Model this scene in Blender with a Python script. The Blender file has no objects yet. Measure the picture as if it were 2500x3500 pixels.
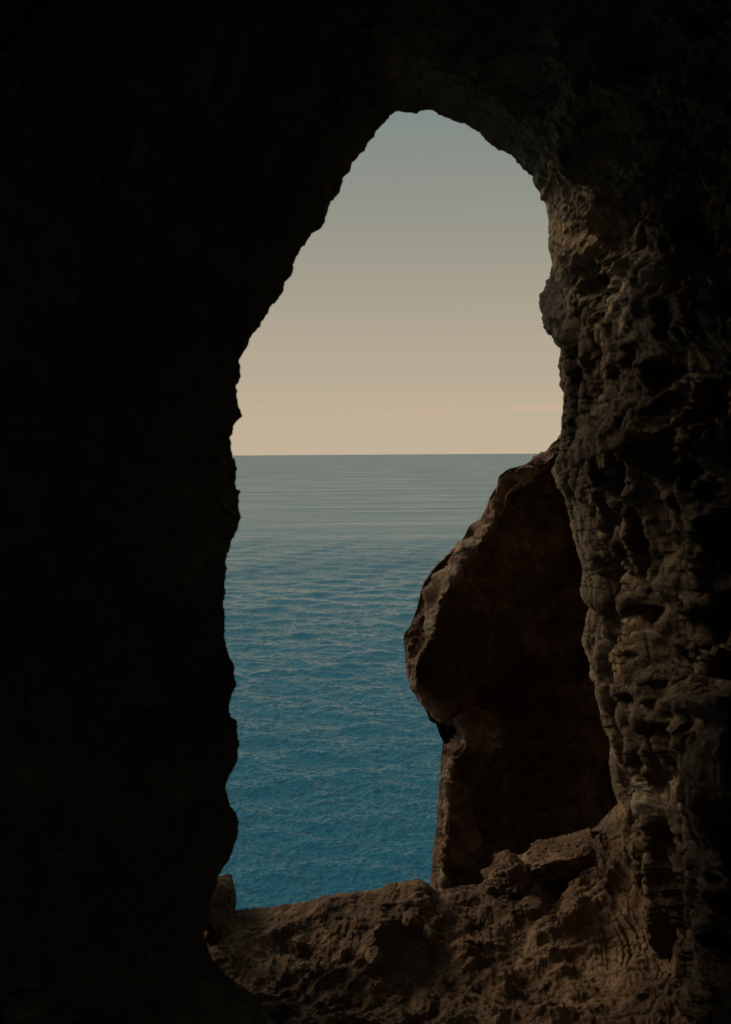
import bpy, math, numpy as np
from mathutils import Matrix, Vector

# ------------------------------------------------------------------ camera
S = bpy.context.scene
K = 36.0/35.0/2274.0            # tangent per unit of the 1624 x 2274 layout used below
PITCH = math.radians(3.42); ROLL = math.radians(-0.36)
cd = bpy.data.cameras.new("camera"); cam = bpy.data.objects.new("camera", cd)
S.collection.objects.link(cam); S.camera = cam
cd.sensor_fit = 'VERTICAL'; cd.sensor_height = 36; cd.lens = 35
cd.clip_start = 0.05; cd.clip_end = 200000
cd.dof.use_dof = True; cd.dof.focus_distance = 60; cd.dof.aperture_fstop = 7.5
CM = Matrix.Rotation(math.pi/2-PITCH, 4, 'X') @ Matrix.Rotation(ROLL, 4, 'Z')
cam.matrix_world = CM
SEA_Z = -150.0

# ------------------------------------------------------------------ sky
W = bpy.data.worlds.new("World"); S.world = W; W.use_nodes = True
nt = W.node_tree; nt.nodes.clear(); L = nt.links.new
def N(tree, typ, **kw):
    n = tree.nodes.new(typ)
    for k, v in kw.items(): setattr(n, k, v)
    return n
def lin(c):
    return tuple(((v/255)/12.92 if v/255 <= .04045 else (((v/255)+.055)/1.055)**2.4) for v in c)+(1,)
SKY = [(-.2, (150, 140, 122)), (0.0, (194, 177, 152)), (0.045, (189, 174, 150)), (0.10, (180, 168, 148)), (0.17, (163, 157, 141)),
       (0.25, (144, 146, 137)), (0.32, (129, 140, 136)), (0.5, (134, 148, 146)), (1.0, (146, 158, 162))]
tc = N(nt, 'ShaderNodeTexCoord'); sx = N(nt, 'ShaderNodeSeparateXYZ'); L(tc.outputs['Generated'], sx.inputs[0])
mr = N(nt, 'ShaderNodeMapRange'); mr.inputs[1].default_value = -.2; mr.inputs[2].default_value = 1.0
L(sx.outputs[2], mr.inputs[0])
cr = N(nt, 'ShaderNodeValToRGB'); L(mr.outputs[0], cr.inputs[0])
el = cr.color_ramp.elements
for i, (z, c) in enumerate(SKY):
    e = el[i] if i < 2 else el.new(1.0)
    e.position = (z+.2)/1.2; e.color = lin(c)
# thin cloud streaks low over the horizon
mp = N(nt, 'ShaderNodeMapping'); mp.inputs['Scale'].default_value = (3.2, 3.2, 95); mp.inputs['Location'].default_value = (3.1, 1.2, 0.4)
L(tc.outputs['Generated'], mp.inputs[0])
nz = N(nt, 'ShaderNodeTexNoise'); nz.inputs['Scale'].default_value = 1.3; nz.inputs['Detail'].default_value = 4
L(mp.outputs[0], nz.inputs['Vector'])
m1 = N(nt, 'ShaderNodeMapRange'); m1.inputs[1].default_value = .50; m1.inputs[2].default_value = .66; L(nz.outputs[0], m1.inputs[0])
m2 = N(nt, 'ShaderNodeMapRange', interpolation_type='SMOOTHSTEP'); m2.inputs[1].default_value = .010; m2.inputs[2].default_value = .032; L(sx.outputs[2], m2.inputs[0])
m3 = N(nt, 'ShaderNodeMapRange', interpolation_type='SMOOTHSTEP'); m3.inputs[1].default_value = .062; m3.inputs[2].default_value = .040; L(sx.outputs[2], m3.inputs[0])
a = N(nt, 'ShaderNodeMath', operation='MULTIPLY'); L(m1.outputs[0], a.inputs[0]); L(m2.outputs[0], a.inputs[1])
b = N(nt, 'ShaderNodeMath', operation='MULTIPLY'); L(a.outputs[0], b.inputs[0]); L(m3.outputs[0], b.inputs[1])
c_ = N(nt, 'ShaderNodeMath', operation='MULTIPLY'); L(b.outputs[0], c_.inputs[0]); c_.inputs[1].default_value = .8
mx = N(nt, 'ShaderNodeMixRGB'); L(c_.outputs[0], mx.inputs[0]); L(cr.outputs[0], mx.inputs[1]); mx.inputs[2].default_value = lin((206, 176, 150))
bg = N(nt, 'ShaderNodeBackground'); L(mx.outputs[0], bg.inputs[0]); bg.inputs[1].default_value = 1.0
wo = N(nt, 'ShaderNodeOutputWorld'); L(bg.outputs[0], wo.inputs[0])

# ------------------------------------------------------------------ sun (low, veiled, off to the left over the sea)
sd = bpy.data.lights.new("sun", 'SUN'); so = bpy.data.objects.new("sun", sd); S.collection.objects.link(so)
sd.energy = 1.75; sd.angle = math.radians(28); sd.color = (1, .77, .56)
AZ, EL = math.radians(-53), math.radians(28)
sv = Vector((math.sin(AZ)*math.cos(EL), math.cos(AZ)*math.cos(EL), math.sin(EL)))
so.rotation_euler = sv.to_track_quat('Z', 'Y').to_euler()
S.view_settings.view_transform = 'Standard'; S.view_settings.look = 'None'
S.view_settings.exposure = 0; S.view_settings.gamma = 1

# ------------------------------------------------------------------ helpers
_r = np.random.RandomState(7)
PERM = _r.permutation(256).astype(np.int32); PERM = np.concatenate([PERM, PERM, PERM])
G = _r.normal(size=(256, 3)).astype(np.float32); G /= np.linalg.norm(G, axis=1)[:, None]
def gn(p, seed=0):
    p = p.astype(np.float32)+np.float32(seed*17.31)
    i = np.floor(p).astype(np.int32); f = p-i; i &= 255
    u = f*f*f*(f*(f*6-15)+10)
    out = 0
    for dx in (0, 1):
        wx = u[:, 0] if dx else 1-u[:, 0]
        px = PERM[(i[:, 0]+dx) & 255]
        for dy in (0, 1):
            wy = u[:, 1] if dy else 1-u[:, 1]
            py = PERM[px+((i[:, 1]+dy) & 255)]
            for dz in (0, 1):
                wz = u[:, 2] if dz else 1-u[:, 2]
                g = G[PERM[py+((i[:, 2]+dz) & 255)]]
                d = g[:, 0]*(f[:, 0]-dx)+g[:, 1]*(f[:, 1]-dy)+g[:, 2]*(f[:, 2]-dz)
                out = out+wx*wy*wz*d
    return out*1.6
def fbm(p, sc, n, seed=0, gain=.5):
    o = 0; a = 1.0
    for k in range(n):
        o = o+a*gn(p*sc, seed+k); sc *= 2.03; a *= gain
    return o
def ridged(p, sc, n, seed=0, gain=.5):
    o = 0; a = 1.0; w = 1.0
    for k in range(n):
        r = (1-np.abs(gn(p*sc, seed+k))*1.3); r = r*r*w; w = np.clip(r*1.6, 0, 1)
        o = o+a*(r-.45); sc *= 2.03; a *= gain
    return o
def cell(p, sc, seed=0):
    """distance to nearest jittered cell point (Worley F1), for broken, blocky rock"""
    q = p*sc+seed*3.7; i = np.floor(q).astype(np.int32); best = np.full(len(p), 9.0, np.float32)
    for dx in (-1, 0, 1):
        for dy in (-1, 0, 1):
            for dz in (-1, 0, 1):
                c = i+np.array([dx, dy, dz]); h = PERM[PERM[PERM[c[:, 0] & 255]+(c[:, 1] & 255)]+(c[:, 2] & 255)]
                d = ((c+.5+G[h]*.5-q)**2).sum(1); best = np.minimum(best, d)
    return np.sqrt(best)
def P3(x, y, d):
    """layout point + real distance in metres -> camera frame (right, forward, up)"""
    return np.stack([(x-812)*K*d, d+0*x, (1137-y)*K*d], -1)
R3 = np.array(CM.to_3x3())
def world(p):
    return np.stack([p[..., 0], p[..., 2], -p[..., 1]], -1) @ R3.T
def proj(p):
    d = np.maximum(p[..., 1], .05)
    return p[..., 0]/d/K+812, 1137-p[..., 2]/d/K
def grid_normals(p):
    du = np.gradient(p, axis=0); dv = np.gradient(p, axis=1)
    n = np.cross(du, dv); return n/np.maximum(np.linalg.norm(n, axis=-1, keepdims=True), 1e-9)
def mesh_obj(name, verts, faces, mat, normals=None, attr=None):
    me = bpy.data.meshes.new(name)
    me.vertices.add(len(verts)); me.vertices.foreach_set('co', np.ascontiguousarray(verts, dtype=np.float32).ravel())
    nf = len(faces); k = faces.shape[1]
    me.loops.add(nf*k); me.loops.foreach_set('vertex_index', faces.astype(np.int32).ravel())
    me.polygons.add(nf); me.polygons.foreach_set('loop_start', np.arange(nf, dtype=np.int32)*k)
    me.update(calc_edges=True); me.polygons.foreach_set('use_smooth', np.ones(nf, bool))
    if attr is not None:
        for an, av in attr.items():
            at = me.attributes.new(an, 'FLOAT', 'POINT'); at.data.foreach_set('value', av.astype(np.float32).ravel())
    me.materials.append(mat); me.validate()
    if normals is not None: me.normals_split_custom_set_from_vertices(normals.astype(np.float32))
    o = bpy.data.objects.new(name, me); S.collection.objects.link(o); return o
def grid_obj(name, p, mat, normals=None, attr=None, flip=False):
    m, n = p.shape[:2]; idx = np.arange(m*n).reshape(m, n)
    q = np.stack([idx[:-1, :-1], idx[1:, :-1], idx[1:, 1:], idx[:-1, 1:]], -1).reshape(-1, 4)
    if flip: q = q[:, ::-1]
    return mesh_obj(name, world(p).reshape(-1, 3), q, mat, None if normals is None else world(normals).reshape(-1, 3), attr)
def tag(o, label, cat=None, group=None, kind=None):
    o['label'] = label
    if cat: o['category'] = cat
    if group: o['group'] = group
    if kind: o['kind'] = kind
    return o
def sstep(x, a, b):
    t = np.clip((x-a)/(b-a), 0, 1); return t*t*(3-2*t)
def resample(pts, n, rough=2.2, seed=1):
    pts = np.array(pts, float)
    for _ in range(1):      # one corner-cutting pass
        a, b = pts[:-1], pts[1:]; pts = np.concatenate([pts[:1], np.stack([a*.88+b*.12, a*.12+b*.88], 1).reshape(-1, 2), pts[-1:]])
    s = np.concatenate([[0], np.cumsum(np.linalg.norm(np.diff(pts, axis=0), axis=1))])
    t = np.linspace(0, s[-1], n); q = np.stack([np.interp(t, s, pts[:, 0]), np.interp(t, s, pts[:, 1])], -1)
    tan = np.gradient(q, axis=0); k = 9; ker = np.ones(k)/k
    nrm = np.stack([-np.convolve(tan[:, 1], ker, 'same'), np.convolve(tan[:, 0], ker, 'same')], -1); nrm /= np.maximum(np.linalg.norm(nrm, axis=1)[:, None], 1e-6)
    z = np.stack([t/26, t*0+seed*5.3, t*0], -1)
    j = (gn(z)+.6*gn(z*2.3, 3)+.55*gn(z*5, 5)+.4*np.abs(gn(z*11, 6)))*rough
    return q+nrm*j[:, None], t
def smooth1(v, k):
    ker = np.hanning(k); ker /= ker.sum(); vp = np.pad(v, (k, k), mode='edge'); return np.convolve(vp, ker, 'same')[k:-k]

# ------------------------------------------------------------------ materials
def rock_mat(name, dark, mid, pale, scale=1.0, bump=1.0, stretch=(1, 1, 1)):
    m = bpy.data.materials.new(name); m.use_nodes = True; t = m.node_tree; t.nodes.clear(); L = t.links.new
    out = N(t, 'ShaderNodeOutputMaterial'); pr = N(t, 'ShaderNodeBsdfPrincipled'); L(pr.outputs[0], out.inputs[0])
    tc = N(t, 'ShaderNodeTexCoord'); mp = N(t, 'ShaderNodeMapping'); mp.inputs['Scale'].default_value = stretch; L(tc.outputs['Object'], mp.inputs[0])
    def noise(sc, det, rough=.6, dist=0.0):
        n = N(t, 'ShaderNodeTexNoise'); n.inputs['Scale'].default_value = sc*scale; n.inputs['Detail'].default_value = det
        n.inputs['Roughness'].default_value = rough; n.inputs['Distortion'].default_value = dist; L(mp.outputs[0], n.inputs['Vector']); return n
    n1 = noise(1.7, 8, .65, .6); r = N(t, 'ShaderNodeValToRGB'); L(n1.outputs[0], r.inputs[0])
    e = r.color_ramp.elements; e[0].position = .32; e[0].color = dark+(1,); e[1].position = .70; e[1].color = pale+(1,)
    e2 = e.new(.5); e2.color = mid+(1,)
    n2 = noise(14, 6, .7, .3); hs = N(t, 'ShaderNodeHueSaturation'); L(r.outputs[0], hs.inputs['Color'])
    v = N(t, 'ShaderNodeMapRange'); v.inputs[1].default_value = .3; v.inputs[2].default_value = .7; v.inputs[3].default_value = .55; v.inputs[4].default_value = 1.35
    L(n2.outputs[0], v.inputs[0]); L(v.outputs[0], hs.inputs['Value'])
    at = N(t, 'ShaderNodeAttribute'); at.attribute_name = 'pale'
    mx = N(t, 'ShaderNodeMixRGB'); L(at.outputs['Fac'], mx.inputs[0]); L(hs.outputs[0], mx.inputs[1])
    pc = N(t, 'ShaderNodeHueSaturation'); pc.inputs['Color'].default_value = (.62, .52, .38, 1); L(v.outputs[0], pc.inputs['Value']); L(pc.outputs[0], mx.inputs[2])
    L(mx.outputs[0], pr.inputs['Base Color']); pr.inputs['Roughness'].default_value = .82; pr.inputs['Specular IOR Level'].default_value = .3
    h1 = noise(22, 8, .7, .4); h2 = noise(90, 4, .65)
    s = N(t, 'ShaderNodeMath', operation='MULTIPLY_ADD'); L(h2.outputs[0], s.inputs[0]); s.inputs[1].default_value = .22; L(h1.outputs[0], s.inputs[2])
    vo = N(t, 'ShaderNodeTexVoronoi', feature='DISTANCE_TO_EDGE'); vo.inputs['Scale'].default_value = 7*scale
    vm = N(t, 'ShaderNodeMixRGB'); vm.inputs[0].default_value = .12; L(mp.outputs[0], vm.inputs[1]); L(n1.outputs['Color'], vm.inputs[2]); L(vm.outputs[0], vo.inputs['Vector'])
    vr = N(t, 'ShaderNodeMapRange'); vr.inputs[1].default_value = 0; vr.inputs[2].default_value = .07; vr.inputs[3].default_value = -.35; vr.inputs[4].default_value = 0; L(vo.outputs['Distance'], vr.inputs[0])
    s2 = N(t, 'ShaderNodeMath', operation='ADD'); L(s.outputs[0], s2.inputs[0]); L(vr.outputs[0], s2.inputs[1]); s = s2
    bp = N(t, 'ShaderNodeBump'); bp.inputs['Strength'].default_value = 1.0; bp.inputs['Distance'].default_value = .05*bump
    L(s.outputs[0], bp.inputs['Height']); L(bp.outputs[0], pr.inputs['Normal'])
    return m
M_wall = rock_mat('cave_rock', (.048, .034, .018), (.165, .118, .065), (.42, .31, .185), 1.0, 1.0, (1, 1, .55))
M_floor = rock_mat('ledge_rock', (.06, .036, .017), (.22, .133, .068), (.50, .34, .195), 1.2, .85)
M_spur = rock_mat('red_rock', (.045, .021, .010), (.145, .078, .044), (.46, .29, .185), .8, 1.0)
M_dark = rock_mat('dark_rock', (.085, .078, .052), (.18, .16, .105), (.32, .285, .20), 1.0, 1.0)

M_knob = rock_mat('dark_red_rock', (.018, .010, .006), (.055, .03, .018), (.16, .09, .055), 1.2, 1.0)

# ------------------------------------------------------------------ cave walls and ceiling (one arch surface, split in three)
OUT = [(760, 2560), (680, 2380), (612, 2274), (565, 2212), (497, 2160), (465, 2119), (450, 2069), (460, 2054), (467, 2019), (465, 1998), (480, 1973),
 (485, 1951), (483, 1937), (485, 1922), (502, 1908), (520, 1883), (528, 1854), (530, 1829), (525, 1804), (512, 1786), (505, 1760), (503, 1750), (507, 1727),
 (524, 1693), (527, 1675), (531, 1649), (526, 1600), (516, 1593), (509, 1578), (514, 1548), (520, 1537), (526, 1519), (520, 1485), (511, 1463), (500, 1429),
 (500, 1389), (497, 1337), (500, 1296), (504, 1262), (503, 1233), (511, 1207), (524, 1184), (531, 1156), (535, 1147), (529, 1129), (531, 1103), (536, 1090),
 (526, 1086), (524, 1062), (527, 1039), (521, 1034), (518, 1013), (513, 989), (511, 974), (518, 946), (536, 928), (537, 922), (530, 901), (526, 882),
 (525, 855), (532, 843), (534, 822), (531, 803), (548, 771), (551, 757), (565, 737), (587, 709), (604, 677), (614, 671), (630, 644), (631, 627),
 (652, 606), (651, 589), (655, 574), (669, 553), (681, 538), (693, 519), (710, 509), (722, 493), (727, 467), (736, 449), (753, 430), (761, 407),
 (762, 394), (775, 382), (782, 363), (793, 351), (811, 334), (815, 320), (827, 308), (835, 289), (851, 276), (857, 269), (865, 256), (883, 246),
 (895, 249), (922, 254), (935, 245), (950, 242), (972, 252), (1000, 265), (1027, 275), (1032, 271), (1047, 282), (1067, 297), (1082, 317), (1112, 335),
 (1137, 345), (1152, 365), (1162, 377), (1181, 390), (1187, 410), (1202, 430), (1199, 445), (1212, 450), (1219, 500), (1217, 545), (1228, 600), (1250, 660),
 (1262, 720), (1257, 770), (1243, 795), (1241, 815), (1246, 845), (1243, 857), (1254, 875), (1252, 909), (1249, 935), (1244, 974), (1242, 1014),
 (1224, 1044), (1237, 1079), (1257, 1109), (1264, 1144), (1272, 1184), (1287, 1229), (1297, 1274), (1287, 1309), (1312, 1334), (1299, 1389),
 (1294, 1429), (1304, 1454), (1312, 1479), (1307, 1504), (1327, 1519), (1327, 1559), (1334, 1580), (1347, 1614), (1357, 1654), (1352, 1694), (1357, 1729),
 (1364, 1759), (1385, 1830), (1420, 1950), (1480, 2120), (1560, 2300), (1650, 2450), (1700, 2560)]
NC = 2300
q1, arc = resample(OUT, NC, 2.2)
CX, CY = 880.0, 1200.0
ang = np.unwrap(np.arctan2(q1[:, 0]-CX, CY-q1[:, 1])); ang = smooth1(ang, 161); A = np.degrees(ang)
def keys(v, ks): return np.interp(v, [k for k, _ in ks], [x for _, x in ks])
D1 = smooth1(keys(A, [(-170, 2.75), (-90, 2.95), (-60, 3.05), (-20, 3.6), (0, 4.0), (25, 4.5), (45, 5.0), (90, 5.3), (120, 5.0), (150, 4.4)]), 121)
D2 = smooth1(keys(A, [(-170, 2.35), (-90, 2.5), (-45, 2.7), (-10, 3.0), (15, 3.1), (35, 2.5), (60, 1.8), (90, 1.6), (120, 1.6), (150, 1.8)]), 121)
ex = 1/((np.abs(np.sin(ang))/1080)**3+(np.abs(np.cos(ang))/1450)**3)**(1/3)
q2 = np.stack([CX+np.sin(ang)*ex, CY-np.cos(ang)*ex], -1)
p1 = P3(q1[:, 0], q1[:, 1], D1); p2 = P3(q2[:, 0], q2[:, 1], D2)
def out_ring(q, d, s, dd): return P3(CX+(q[:, 0]-CX)*s, CY+(q[:, 1]-CY)*s, d+dd)
sm = np.stack([smooth1(q1[:, 0], 201), smooth1(q1[:, 1], 201)], -1)
e1 = out_ring(q1*.5+sm*.5, D1, 1.22, .9); kr = smooth1(sstep(A, -10, 40), 201)
e2 = P3(CX+(sm[:, 0]-CX)*(2.7-.7*kr), CY+(sm[:, 1]-CY)*(2.7-.7*kr), 4.6+1.9*kr); e3 = P3(CX+(sm[:, 0]-CX)*(12-5*kr), CY+(sm[:, 1]-CY)*(12-5*kr), 5.6+3.4*kr)
p3 = np.stack([np.where(np.sin(ang) > 0, 1.35, 2.4)*np.sin(ang), 0*ang, -.1+2.3*np.cos(ang)], -1)
p3[:, 0] = smooth1(p3[:, 0], 201)
p4 = p3*1.2+np.array([.2, -4.5, 0]); p5 = p3*.85+np.array([0.2, -5.4, .4])  # last ring stays open: unseen gap added to let sky light fill the walls
def seg(a, b, n, end=False, pw=1.0):
    t = (np.linspace(0, 1, n+1)[:(n+1 if end else n)])**pw
    return a[None]*(1-t)[:, None, None]+b[None]*t[:, None, None]
NI = 300
rows = [seg(e3, e2, 10), seg(e2, e1, 12), seg(e1, p1, 22), seg(p1, p2, NI, pw=1.12), seg(p2, p3, 40), seg(p3, p4, 20), seg(p4, p5, 6, True)]
P = np.concatenate(rows, 0); i_ext = 22; i1 = 44; i2 = i1+NI
# broad, smooth swellings and folds come first, then the broken surface
ix, iy = proj(P); nr = grid_normals(P)
if (nr[i1+NI//2, NC//5] @ (-P[i1+NI//2, NC//5])) < 0: nr = -nr       # towards the cave's inside
edge = np.sqrt(((P-p1[None])**2).sum(-1))       # metres from the rim
fade = np.clip(edge/.45, 0, 1)**1.1
Aa = A[None]+0*edge
right = sstep(Aa, 20, 50)
inside = (np.arange(P.shape[0])[:, None] >= i1)*1.0
flat = P.reshape(-1, 3)
st = (np.array([1, 1, .8])*(1-right[..., None])+np.array([1, 1, .26])*right[..., None]).reshape(-1, 3)
rw = right.reshape(-1, 1); fw = flat*(np.array([1, 1, .9])*(1-rw)+np.array([1, 1, .34])*rw)
wq = flat+np.stack([fbm(fw, 1.1, 3, 21), fbm(fw, 1.1, 3, 31), fbm(fw, 1.1, 3, 41)], -1)*np.array([.2, .2, .35])
big = ridged(wq*st, 1.25, 3, 1).reshape(edge.shape)
med = ridged(wq*np.maximum(st, .30), 3.8, 4, 9, .55).reshape(edge.shape)
med2 = ridged(wq*np.array([1, 1, .45]), 11, 3, 19).reshape(edge.shape)
fin = fbm(flat, 22, 3, 15, .6).reshape(edge.shape)
blk = (cell(wq*st, 5.5, 2)-.5).reshape(edge.shape)
amp = .10+.02*right
disp = fade*(big*amp+med*(.02+.045*right)-blk*(.015+.04*right)+med2*(.010+.022*right))+fin*(.004+.008*fade)
# sculpted features: (x, y, rx, ry, angle, metres towards the cave interior)
FEAT = [(1540, 870, 85, 125, 8, -.34), (1570, 1300, 105, 250, 0, -.36), (1395, 1180, 17, 190, 4, -.20), (1442, 1400, 14, 190, -5, -.14), (1340, 1250, 11, 150, -8, -.09), (1600, 330, 160, 200, 0, -.22), (1530, 1040, 60, 110, 0, -.2), (1345, 1120, 60, 190, -8, .10), (1400, 1420, 60, 260, -5, .08),
        (1480, 1250, 24, 260, 4, .09), (1370, 1480, 14, 200, -3, -.07), (1400, 640, 70, 110, 10, .10), (1330, 640, 16, 120, -25, -.08), (1285, 720, 18, 90, -25, .05),
        (1300, 330, 40, 60, 0, .10), (1400, 420, 30, 120, 20, -.10), (1500, 560, 40, 120, 30, -.14), (1520, 1480, 60, 40, 0, -.15), (1575, 1560, 60, 30, 0, .16),
        (1600, 1010, 30, 120, 0, .12), (1440, 980, 20, 120, 8, .06),
        (408, 1254, 14, 16, 0, .07), (468, 1330, 12, 16, 0, .06), (395, 1420, 40, 26, 0, .07), (160, 1455, 60, 26, -25, .10), (330, 1600, 24, 24, 0, .07), (440, 1680, 40, 22, 0, .06), (290, 1380, 40, 40, 0, .06)]
sc = 0
for fx, fy, rx, ry, an, h in FEAT:
    c, s_ = math.cos(math.radians(an)), math.sin(math.radians(an)); dx, dy = ix-fx, iy-fy
    u = (dx*c+dy*s_)/rx; v = (-dx*s_+dy*c)/ry
    sc = sc+h*np.exp(-(u*u+v*v)**(1.6 if h < -.3 else 1.3))
disp = disp+sc*inside*(ix > -400)*(P[..., 1] > 1)*np.clip(fade*1.5, 0, 1)
sdist = np.hypot(ix-q1[None, :, 0], iy-q1[None, :, 1])
cap = .8*sdist*K*np.maximum(P[..., 1], 1)+.010
disp = np.where((disp > 0) & (P[..., 1] > 1), cap*np.tanh(disp/cap), disp)
disp = np.where(inside > 0, disp, -np.abs(disp)*.8)
P = P+nr*disp[..., None]
nn = grid_normals(P)
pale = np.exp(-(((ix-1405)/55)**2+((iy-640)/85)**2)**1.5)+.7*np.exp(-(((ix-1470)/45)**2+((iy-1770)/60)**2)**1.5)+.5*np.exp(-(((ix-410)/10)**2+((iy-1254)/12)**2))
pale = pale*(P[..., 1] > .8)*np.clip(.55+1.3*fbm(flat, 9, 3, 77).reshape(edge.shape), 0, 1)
cuts = [0, int(np.argmin(np.abs(A+38))), int(np.argmin(np.abs(A-22))), NC-1]
def arch(name, a, b, label, mat):
    sl = slice(a, b+1); o = grid_obj(name, P[i_ext:, sl], mat, attr={'pale': pale[i_ext:, sl]}, flip=True)
    return tag(o, label, 'cave wall' if 'wall' in name else 'cave ceiling', kind='structure')
arch('cave_wall_left', cuts[0], cuts[1], 'black unlit rock wall filling the left side of the view beside the sea', M_dark)
arch('cave_ceiling', cuts[1], cuts[2], 'dark rock ceiling arching over the top of the cave opening', M_dark)
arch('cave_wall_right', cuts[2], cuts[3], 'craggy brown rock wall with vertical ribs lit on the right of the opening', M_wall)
tag(grid_obj('cliff', P[:i_ext+1], M_wall, flip=True), 'outer cliff face around the cave mouth above the sea', 'cliff', kind='structure')

# ------------------------------------------------------------------ cave floor: the sloping ledge of the opening
LED = [(150, 2130), (360, 2060), (440, 2030), (500, 2026), (539, 2018), (599, 2014), (656, 2007), (692, 1998), (725, 1987), (771, 1982), (818, 1978), (836, 1975), (861, 1962), (898, 1957),
 (933, 1950), (948, 1958), (959, 1971), (977, 1979), (987, 1976), (1027, 1966), (1067, 1964), (1080, 1952), (1110, 1925), (1152, 1903), (1187, 1881), (1242, 1864),
 (1312, 1846), (1327, 1831), (1367, 1790), (1410, 1752), (1470, 1710), (1540, 1590), (1600, 1540), (1700, 1510), (1850, 1500)]
NF = 1500
lq, la = resample(LED, NF, 1.3, 4)
LD = smooth1(keys(lq[:, 0], [(150, 3.9), (600, 4.1), (930, 4.15), (1000, 4.3), (1150, 4.6), (1330, 4.6), (1450, 4.3), (1600, 3.7), (1850, 3.2)]), 61)
f1 = P3(lq[:, 0], lq[:, 1], LD)
lsm = np.stack([smooth1(lq[:, 0], 121), smooth1(lq[:, 1], 121)], -1)
g1 = P3(lsm[:, 0], lsm[:, 1]+70, LD+.5); g2 = P3(lsm[:, 0], lsm[:, 1]+700, LD+1.0); g3 = P3((lsm[:, 0]-812)*2.5+812, lsm[:, 1]*0+16000, LD*0+8.0)
u = (lq[:, 0]-150)/1700
FD2 = keys(lq[:, 0], [(150, 3.0), (900, 3.15), (1300, 3.1), (1600, 2.8), (1850, 2.5)])
f2 = P3(-100+u*2150, 0*u+2330, smooth1(FD2, 61)); f3 = np.stack([-2.6+u*4.4, 0*u, -1.75+0*u], -1); f4 = f3*1.2+np.array([0, -5, .3])
F = np.concatenate([seg(g3, g2, 10), seg(g2, g1, 14), seg(g1, f1, 10), seg(f1, f2, 330), seg(f2, f3, 60), seg(f3, f4, 20, True)], 0); j1 = 34
fx_, fy_ = proj(F); fr = grid_normals(F)
if fr[j1+100, NF//2, 2] < 0: fr = -fr
fe = np.sqrt(((F-f1[None])**2).sum(-1)); ff = np.clip(fe/.30, 0, 1)
flat = F.reshape(-1, 3)
rot = np.array([[.82, .57, 0], [-.57, .82, 0], [0, 0, 1]])
fq = (flat @ rot.T)*np.array([.55, 1.5, 1.6]); fq = fq+np.stack([fbm(flat, 2, 3, 5), fbm(flat, 2, 3, 8), fbm(flat, 2, 3, 11)], -1)*.16
d = .9*(ridged(fq, 1.2, 3, 51)*.07+ridged(fq, 3.0, 5, 61, .42)*.042+np.abs(fbm(fq, 5, 3, 66))*.02-(cell(fq, 2.6, 5)-.5)*.04).reshape(fe.shape)*ff+fbm(flat, 24, 3, 71, .6).reshape(fe.shape)*(.004+.006*ff)
FF = [(905, 1975, 70, 20, 0, .03), (1150, 1950, 70, 34, -20, .06), (1290, 1890, 110, 24, -15, .07), (1010, 1995, 40, 16, -10, .03), (1230, 2000, 26, 60, 30, -.06),
      (860, 2100, 60, 22, -25, .05), (690, 2090, 90, 20, 10, -.05), (640, 2180, 60, 30, 20, -.05), (1480, 1930, 90, 60, 0, .08), (1400, 2060, 60, 60, 0, -.06), (1060, 2120, 70, 30, -25, .05), (1180, 2200, 90, 40, -10, -.05)]
for x0, y0, rx, ry, an, h in FF:
    c, s_ = math.cos(math.radians(an)), math.sin(math.radians(an)); dx, dy = fx_-x0, fy_-y0
    uu = (dx*c+dy*s_)/rx; vv = (-dx*s_+dy*c)/ry
    d = d+h*np.exp(-(uu*uu+vv*vv)**1.3)*(np.arange(F.shape[0])[:, None] > j1)*(F[..., 1] > .8)*np.clip(ff*1.6, 0, 1)
fcap = 1.1*np.hypot(fx_-lq[None, :, 0], fy_-lq[None, :, 1])*K*np.maximum(F[..., 1], 1)+.012
d = np.where((d > 0) & (F[..., 1] > 1), fcap*np.tanh(d/fcap), d)
F = F+fr*d[..., None]
tag(grid_obj('cave_floor', F[j1-10:], M_floor, attr={'pale': np.zeros(F[j1-10:].shape[:2])}), 'rough brown rock ledge sloping along the bottom of the opening', 'cave floor', kind='structure')
tag(grid_obj('cliff_foot', F[:j1-9], M_wall), 'cliff falling from the ledge down to the sea', 'cliff', kind='structure')

# ------------------------------------------------------------------ rock spur standing outside the mouth
SP = [(300, 1330), (600, 1320), (900, 1300), (960, 1270), (975, 1240), (984, 1226), (1007, 1212), (1020, 1190), (1034, 1162), (1042, 1127), (1059, 1107), (1079, 1104), (1099, 1089), (1129, 1082), (1154, 1067), (1169, 1042), (1212, 1019),
 (1239, 987), (1267, 959), (1304, 937), (1349, 927), (1392, 912), (1409, 896), (1454, 901), (1504, 904), (1534, 917), (1569, 942), (1601, 954), (1606, 967),
 (1644, 982), (1709, 979), (1799, 972), (1899, 962), (1954, 955), (1975, 962), (2040, 950), (2300, 930)]
RG = [(300, 1400), (900, 1330), (975, 1262), (1010, 1236), (1034, 1200), (1060, 1150), (1090, 1117), (1140, 1103), (1185, 1085), (1215, 1053), (1250, 1033), (1325, 985), (1380, 967), (1420, 960), (1450, 938), (1490, 922),
      (1530, 928), (1560, 952), (1585, 1000), (1610, 1030), (1650, 1034), (1680, 1008), (1720, 1003), (1800, 1000), (1900, 988), (1975, 984), (2300, 960)]
NV = 1300; NU = 420
yy = np.linspace(300, 2300, NV)
sxx = np.interp(yy, *zip(*SP)); z = np.stack([yy/24, yy*0, yy*0+3.3], -1); sxx = smooth1(sxx, 5)+(gn(z)+.6*gn(z*2.4, 2)+.4*gn(z*5, 4))*1.8
rxx = smooth1(np.interp(yy, *zip(*RG)), 11)+gn(z*.8, 9)*4
rxx = np.maximum(rxx, sxx+8)
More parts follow.
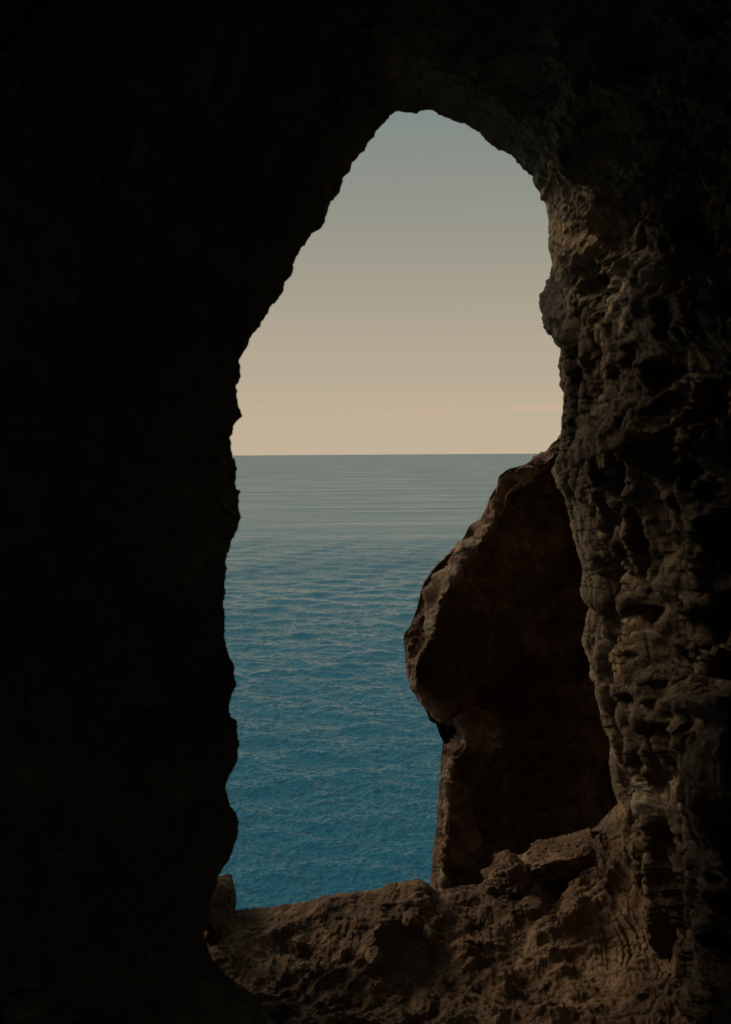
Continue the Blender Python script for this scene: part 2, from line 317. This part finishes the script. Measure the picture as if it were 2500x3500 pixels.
nb = 60; nl = 90; nrr = NU-nb-nl
tb = np.linspace(1, 0, nb, endpoint=False)[:, None]; tl = np.linspace(0, 1, nl, endpoint=False)[:, None]; tr = np.linspace(0, 1, nrr)[:, None]**1.2
DS = 7.5; lowr = sstep(yy, 1590, 1680)[None]
wd = np.clip((rxx-sxx)/60, .15, 1.3)
xb = sxx+tb**1.3*500; db = DS+wd*.25+tb*3.5
xl = sxx+(rxx-sxx)*tl; dl = DS+wd*(.50*(1-(lowr*tl+(1-lowr)*(.45*tl+.55*sstep(tl+.10*gn(np.stack([yy/60, yy*0, yy*0+9], -1))[None]*tl*(1-tl)*4, .62, .95)))))-wd*.15
xr = rxx+(1750-rxx)*tr; dr = DS-wd*.15+.9*sstep(tr, -.12, .38)-.9*sstep(-.0+0*tr, -.12, .38)-1.5*sstep(tr, .5, 1)
X = np.concatenate([xb, xl, xr+0*yy], 0); D = np.concatenate([db+0*yy, dl, dr], 0); Y = yy[None]+0*X
hol = np.exp(-((((X-998)/27)**2+((Y-1624)/38)**2)**2))
D = D+1.15*hol          # weathered hollow
D = D-.10*np.exp(-(((X-1040)/60)**2+((Y-1420)/90)**2)**1.2)+.10*np.exp(-(((X-1150)/50)**2+((Y-1500)/160)**2)**1.2)
ridge_light = .40*np.exp(-((X-rxx[None]+7)/9)**2)*np.clip(.6+1.6*gn(np.stack([X/40, Y/30, X*0], -1).reshape(-1, 3), 8).reshape(X.shape), 0, 1)  # sunlit edge along the ridge, painted in as a paler colour
Q = P3(X, Y, D); qn = grid_normals(Q)
if qn[nb+nl+30, NV//2, 1] > 0: qn = -qn
flat = Q.reshape(-1, 3)
fs = np.clip(np.abs(X-sxx[None])/26, 0, 1)
ds = (ridged(flat*np.array([1, 1, .6]), 1.3, 3, 81)*.11+ridged(flat, 4.2, 4, 87)*.04).reshape(X.shape)*fs*(1-.7*hol)+fbm(flat, 16, 3, 91).reshape(X.shape)*(.006+.014*fs)
Q = Q+qn*ds[..., None]
tag(grid_obj('rock_spur', Q, M_spur, attr={'pale': ridge_light}), 'reddish brown rock spur bulging out against the sea with a small weathered hollow', 'rock spur')

# ------------------------------------------------------------------ separate rocks
def ico(n):
    import bmesh
    bm = bmesh.new(); bmesh.ops.create_icosphere(bm, subdivisions=n, radius=1)
    v = np.array([x.co[:] for x in bm.verts]); f = np.array([[x.index for x in k.verts] for k in bm.faces]); bm.free(); return v, f
def rock(name, x, y, d, rx, ry, rd, mat, label, cat, seed, rot=0, n=6, a=.22, group=None, pale=0.0, fine=.03):
    """rx, ry in layout units at distance d; rd is depth in metres"""
    v, f = ico(n); s = np.array([rx*K*d, rd, ry*K*d])
    q = v+seed*2.1
    v = v*(1+a*ridged(q, .9, 2, seed)[:, None]+a*.35*ridged(q, 2.6, 3, seed+3)[:, None]+fine*fbm(q, 9, 3, seed+5)[:, None])
    # a few planes broken off
    rr = np.random.RandomState(seed)
    for k in range(7):
        nn_ = rr.normal(size=3); nn_ /= np.linalg.norm(nn_); h = rr.uniform(.72, .95); dd = v @ nn_; v = v-np.maximum(dd-h, 0)[:, None]*nn_*.85
    v = v*s; c, s_ = math.cos(math.radians(rot)), math.sin(math.radians(rot))
    v = np.stack([v[:, 0]*c-v[:, 2]*s_, v[:, 1], v[:, 0]*s_+v[:, 2]*c], -1)
    c0 = world(P3(np.float64(x), np.float64(y), d)); wv = world(v)
    o = mesh_obj(name, wv, f, mat, attr={'pale': np.full(len(v), pale)}); o.location = c0
    return tag(o, label, cat, group)
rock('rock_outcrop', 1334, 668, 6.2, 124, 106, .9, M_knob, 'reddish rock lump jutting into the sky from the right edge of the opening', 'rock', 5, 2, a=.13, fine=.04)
rock('boulder', 488, 2004, 4.0, 38, 56, .22, M_floor, 'small upright rock at the left end of the ledge against the dark wall', 'rock', 12, 10, a=.3, fine=.06)

FX, FY = proj(F[j1:j1+331]); FD = F[j1:j1+331, :, 1]
def on_floor(x, y):
    k = np.argmin((FX-x)**2+(FY-y)**2); return float(FD.ravel()[k])
rock('boulder', 1130, 1948, on_floor(1130, 1965)+.02, 50, 44, .16, M_floor, 'rounded boulder sitting on the ledge in front of the rock spur', 'rock', 14, 8, a=.26, fine=.06)
rock('boulder', 1262, 1897, on_floor(1262, 1905)+.02, 90, 34, .18, M_floor, 'long low boulder lying at the top of the slope under the right wall', 'rock', 23, 14, a=.26, fine=.06)
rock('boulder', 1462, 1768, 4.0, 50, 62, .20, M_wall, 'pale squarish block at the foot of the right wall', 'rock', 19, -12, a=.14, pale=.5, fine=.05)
for x, y, rx, ry, sd_, pl, lab in ((828, 2118, 20, 15, 31, .5, 'pale stone in the middle of the ledge, the largest of the small stones'), (910, 2040, 17, 13, 32, .1, 'dark rounded stone close to the crest of the ledge beside the sea'),
        (948, 2072, 13, 11, 33, .45, 'small pale stone just below the dark rounded one on the ledge'), (1178, 2012, 26, 17, 34, .1, 'brown angular stone on the ledge below the rounded boulder'),
        (668, 2088, 18, 9, 35, .2, 'flat stone on the left part of the ledge near the dark wall')):
    rock('stone', x, y, on_floor(x, y), rx, ry, .06, M_floor, lab, 'stone', sd_, sd_*7 % 30-15, n=5, a=.2, pale=pl*.5, fine=.05, group='small stones lying on the ledge')
# ------------------------------------------------------------------ sea
def sea_material():
    m = bpy.data.materials.new('sea_water'); m.use_nodes = True; t = m.node_tree; t.nodes.clear(); L = t.links.new
    out = N(t, 'ShaderNodeOutputMaterial'); ms = N(t, 'ShaderNodeMixShader'); L(ms.outputs[0], out.inputs[0])
    df = N(t, 'ShaderNodeBsdfDiffuse'); df.inputs['Color'].default_value = (.001, .122, .190, 1)
    gl = N(t, 'ShaderNodeBsdfGlossy'); gl.inputs['Roughness'].default_value = .17; gl.inputs['Color'].default_value = (.95, 1, 1, 1)
    fr = N(t, 'ShaderNodeFresnel'); fr.inputs['IOR'].default_value = 1.48
    mn = N(t, 'ShaderNodeMath', operation='MINIMUM'); L(fr.outputs[0], mn.inputs[0]); mn.inputs[1].default_value = .58
    L(mn.outputs[0], ms.inputs[0]); L(df.outputs[0], ms.inputs[1]); L(gl.outputs[0], ms.inputs[2])
    tc = N(t, 'ShaderNodeTexCoord')
    def noise(sc, det, st, rot=0, rough=.55, dist=0):
        mp = N(t, 'ShaderNodeMapping'); mp.inputs['Scale'].default_value = st; mp.inputs['Rotation'].default_value = (0, 0, rot); L(tc.outputs['Object'], mp.inputs[0])
        n = N(t, 'ShaderNodeTexNoise'); n.inputs['Scale'].default_value = sc; n.inputs['Detail'].default_value = det; n.inputs['Roughness'].default_value = rough
        n.inputs['Distortion'].default_value = dist; L(mp.outputs[0], n.inputs['Vector']); return n
    geo = N(t, 'ShaderNodeNewGeometry'); acc = geo.outputs['Normal']
    # wind lanes: rougher and calmer streaks
    w = noise(.0045, 6, (.4, 2.2, 1), .10, .62, .6)
    mr = N(t, 'ShaderNodeMapRange'); mr.inputs[1].default_value = .38; mr.inputs[2].default_value = .62; mr.inputs[3].default_value = .45; mr.inputs[4].default_value = 1.3; L(w.outputs[0], mr.inputs[0])
    cp = N(t, 'ShaderNodeMapRange'); cp.inputs[1].default_value = .36; cp.inputs[2].default_value = .64; cp.inputs[3].default_value = .62; cp.inputs[4].default_value = .50; L(w.outputs[0], cp.inputs[0]); L(cp.outputs[0], mn.inputs[1])
    for sc, det, st, ro, amp in ((.012, 3, (.5, 1.6, 1), .08, .05), (.09, 3, (.6, 1.5, 1), -.1, .5), (.42, 3, (1, 1.5, 1), .15, 1.45), (1.8, 3, (1, 1.5, 1), -.25, .9)):
        n = noise(sc, det, st, ro, .6, .3)
        v1 = N(t, 'ShaderNodeVectorMath', operation='SUBTRACT'); L(n.outputs['Color'], v1.inputs[0]); v1.inputs[1].default_value = (.5, .5, .5)
        v2 = N(t, 'ShaderNodeVectorMath', operation='MULTIPLY'); L(v1.outputs[0], v2.inputs[0]); v2.inputs[1].default_value = (amp, amp*1.2, 0)
        v3 = N(t, 'ShaderNodeVectorMath', operation='SCALE'); L(v2.outputs[0], v3.inputs[0]); L(mr.outputs[0], v3.inputs['Scale'])
        v4 = N(t, 'ShaderNodeVectorMath', operation='ADD'); L(acc, v4.inputs[0]); L(v3.outputs[0], v4.inputs[1]); acc = v4.outputs[0]
    lo = N(t, 'ShaderNodeVectorMath', operation='MAXIMUM'); L(acc, lo.inputs[0]); lo.inputs[1].default_value = (-.30, -.38, 0)
    hi = N(t, 'ShaderNodeVectorMath', operation='MINIMUM'); L(lo.outputs[0], hi.inputs[0]); hi.inputs[1].default_value = (.30, .38, 2); acc = hi.outputs[0]
    nn = N(t, 'ShaderNodeVectorMath', operation='NORMALIZE'); L(acc, nn.inputs[0]); L(nn.outputs[0], gl.inputs['Normal'])
    hv = N(t, 'ShaderNodeVectorMath', operation='ADD'); L(nn.outputs[0], hv.inputs[0]); hv.inputs[1].default_value = (0, 0, .05)
    hn = N(t, 'ShaderNodeVectorMath', operation='NORMALIZE'); L(hv.outputs[0], hn.inputs[0]); L(hn.outputs[0], fr.inputs['Normal'])
    return m
M_sea = sea_material()
H = -SEA_Z
er = np.concatenate([np.linspace(math.tan(math.radians(62)), math.tan(math.radians(29)), 60, endpoint=False), np.linspace(math.tan(math.radians(29)), H/6000, 1250, endpoint=False), H/np.geomspace(6000, 70000, 24)])
rr_ = H/er
th = np.concatenate([np.linspace(-180, -24, 60, endpoint=False), np.linspace(-24, 22, 900, endpoint=False), np.linspace(22, 180, 60)]); th = np.radians(th)
RX = rr_[:, None]*np.sin(th)[None]; RY = rr_[:, None]*np.cos(th)[None]
dr_ = np.maximum(np.abs(np.gradient(rr_))[:, None], (np.gradient(th)[None]*rr_[:, None]))
Z = np.zeros_like(RX); rg = np.random.RandomState(3)
for k in range(26):                              # long, low swell and wind sea
    lam = 7*(60/7)**((k+rg.rand())/26.); dirn = math.radians(-100+rg.normal()*30); am = .0085*lam**.95
    kk = 2*math.pi/lam; ph = rg.rand()*6.28
    Z += am*np.clip(lam/(dr_*3.5)-1, 0, 1)*np.sin(kk*(RX*math.cos(dirn)+RY*math.sin(dirn))+ph)
PW = np.stack([RX+.25*RY, RY*1.5-.2*RX, 0*RX], -1).reshape(-1, 3)
PW = PW+np.stack([gn(PW*.11, 5), gn(PW*.11, 6), PW[:, 0]*0], -1)*2.2
for q_, (lam, am) in enumerate(((15.0, .44), (7.4, .44), (3.8, .40), (2.1, .28), (1.2, .12))):       # short crested chop with sharp crests
    g_ = 1-np.abs(gn(PW/lam, 40+q_))*1.7
    Z += am*np.clip(lam/(dr_*2.0)-1, 0, 1)*(g_*np.abs(g_)-.2).reshape(RX.shape)
far = rr_[:, None]+0*th[None]
V = np.stack([RX, RY, Z+SEA_Z], -1)
m_, n_ = RX.shape; idx = np.arange(m_*n_).reshape(m_, n_)
qf = np.stack([idx[:-1, :-1], idx[:-1, 1:], idx[1:, 1:], idx[1:, :-1]], -1).reshape(-1, 4)
sea = mesh_obj('sea', V.reshape(-1, 3), qf, M_sea)
tag(sea, 'calm blue sea with small ripples reaching the horizon', 'sea', kind='structure')
print('faces', sum(len(o.data.polygons) for o in S.objects if o.type == 'MESH'))
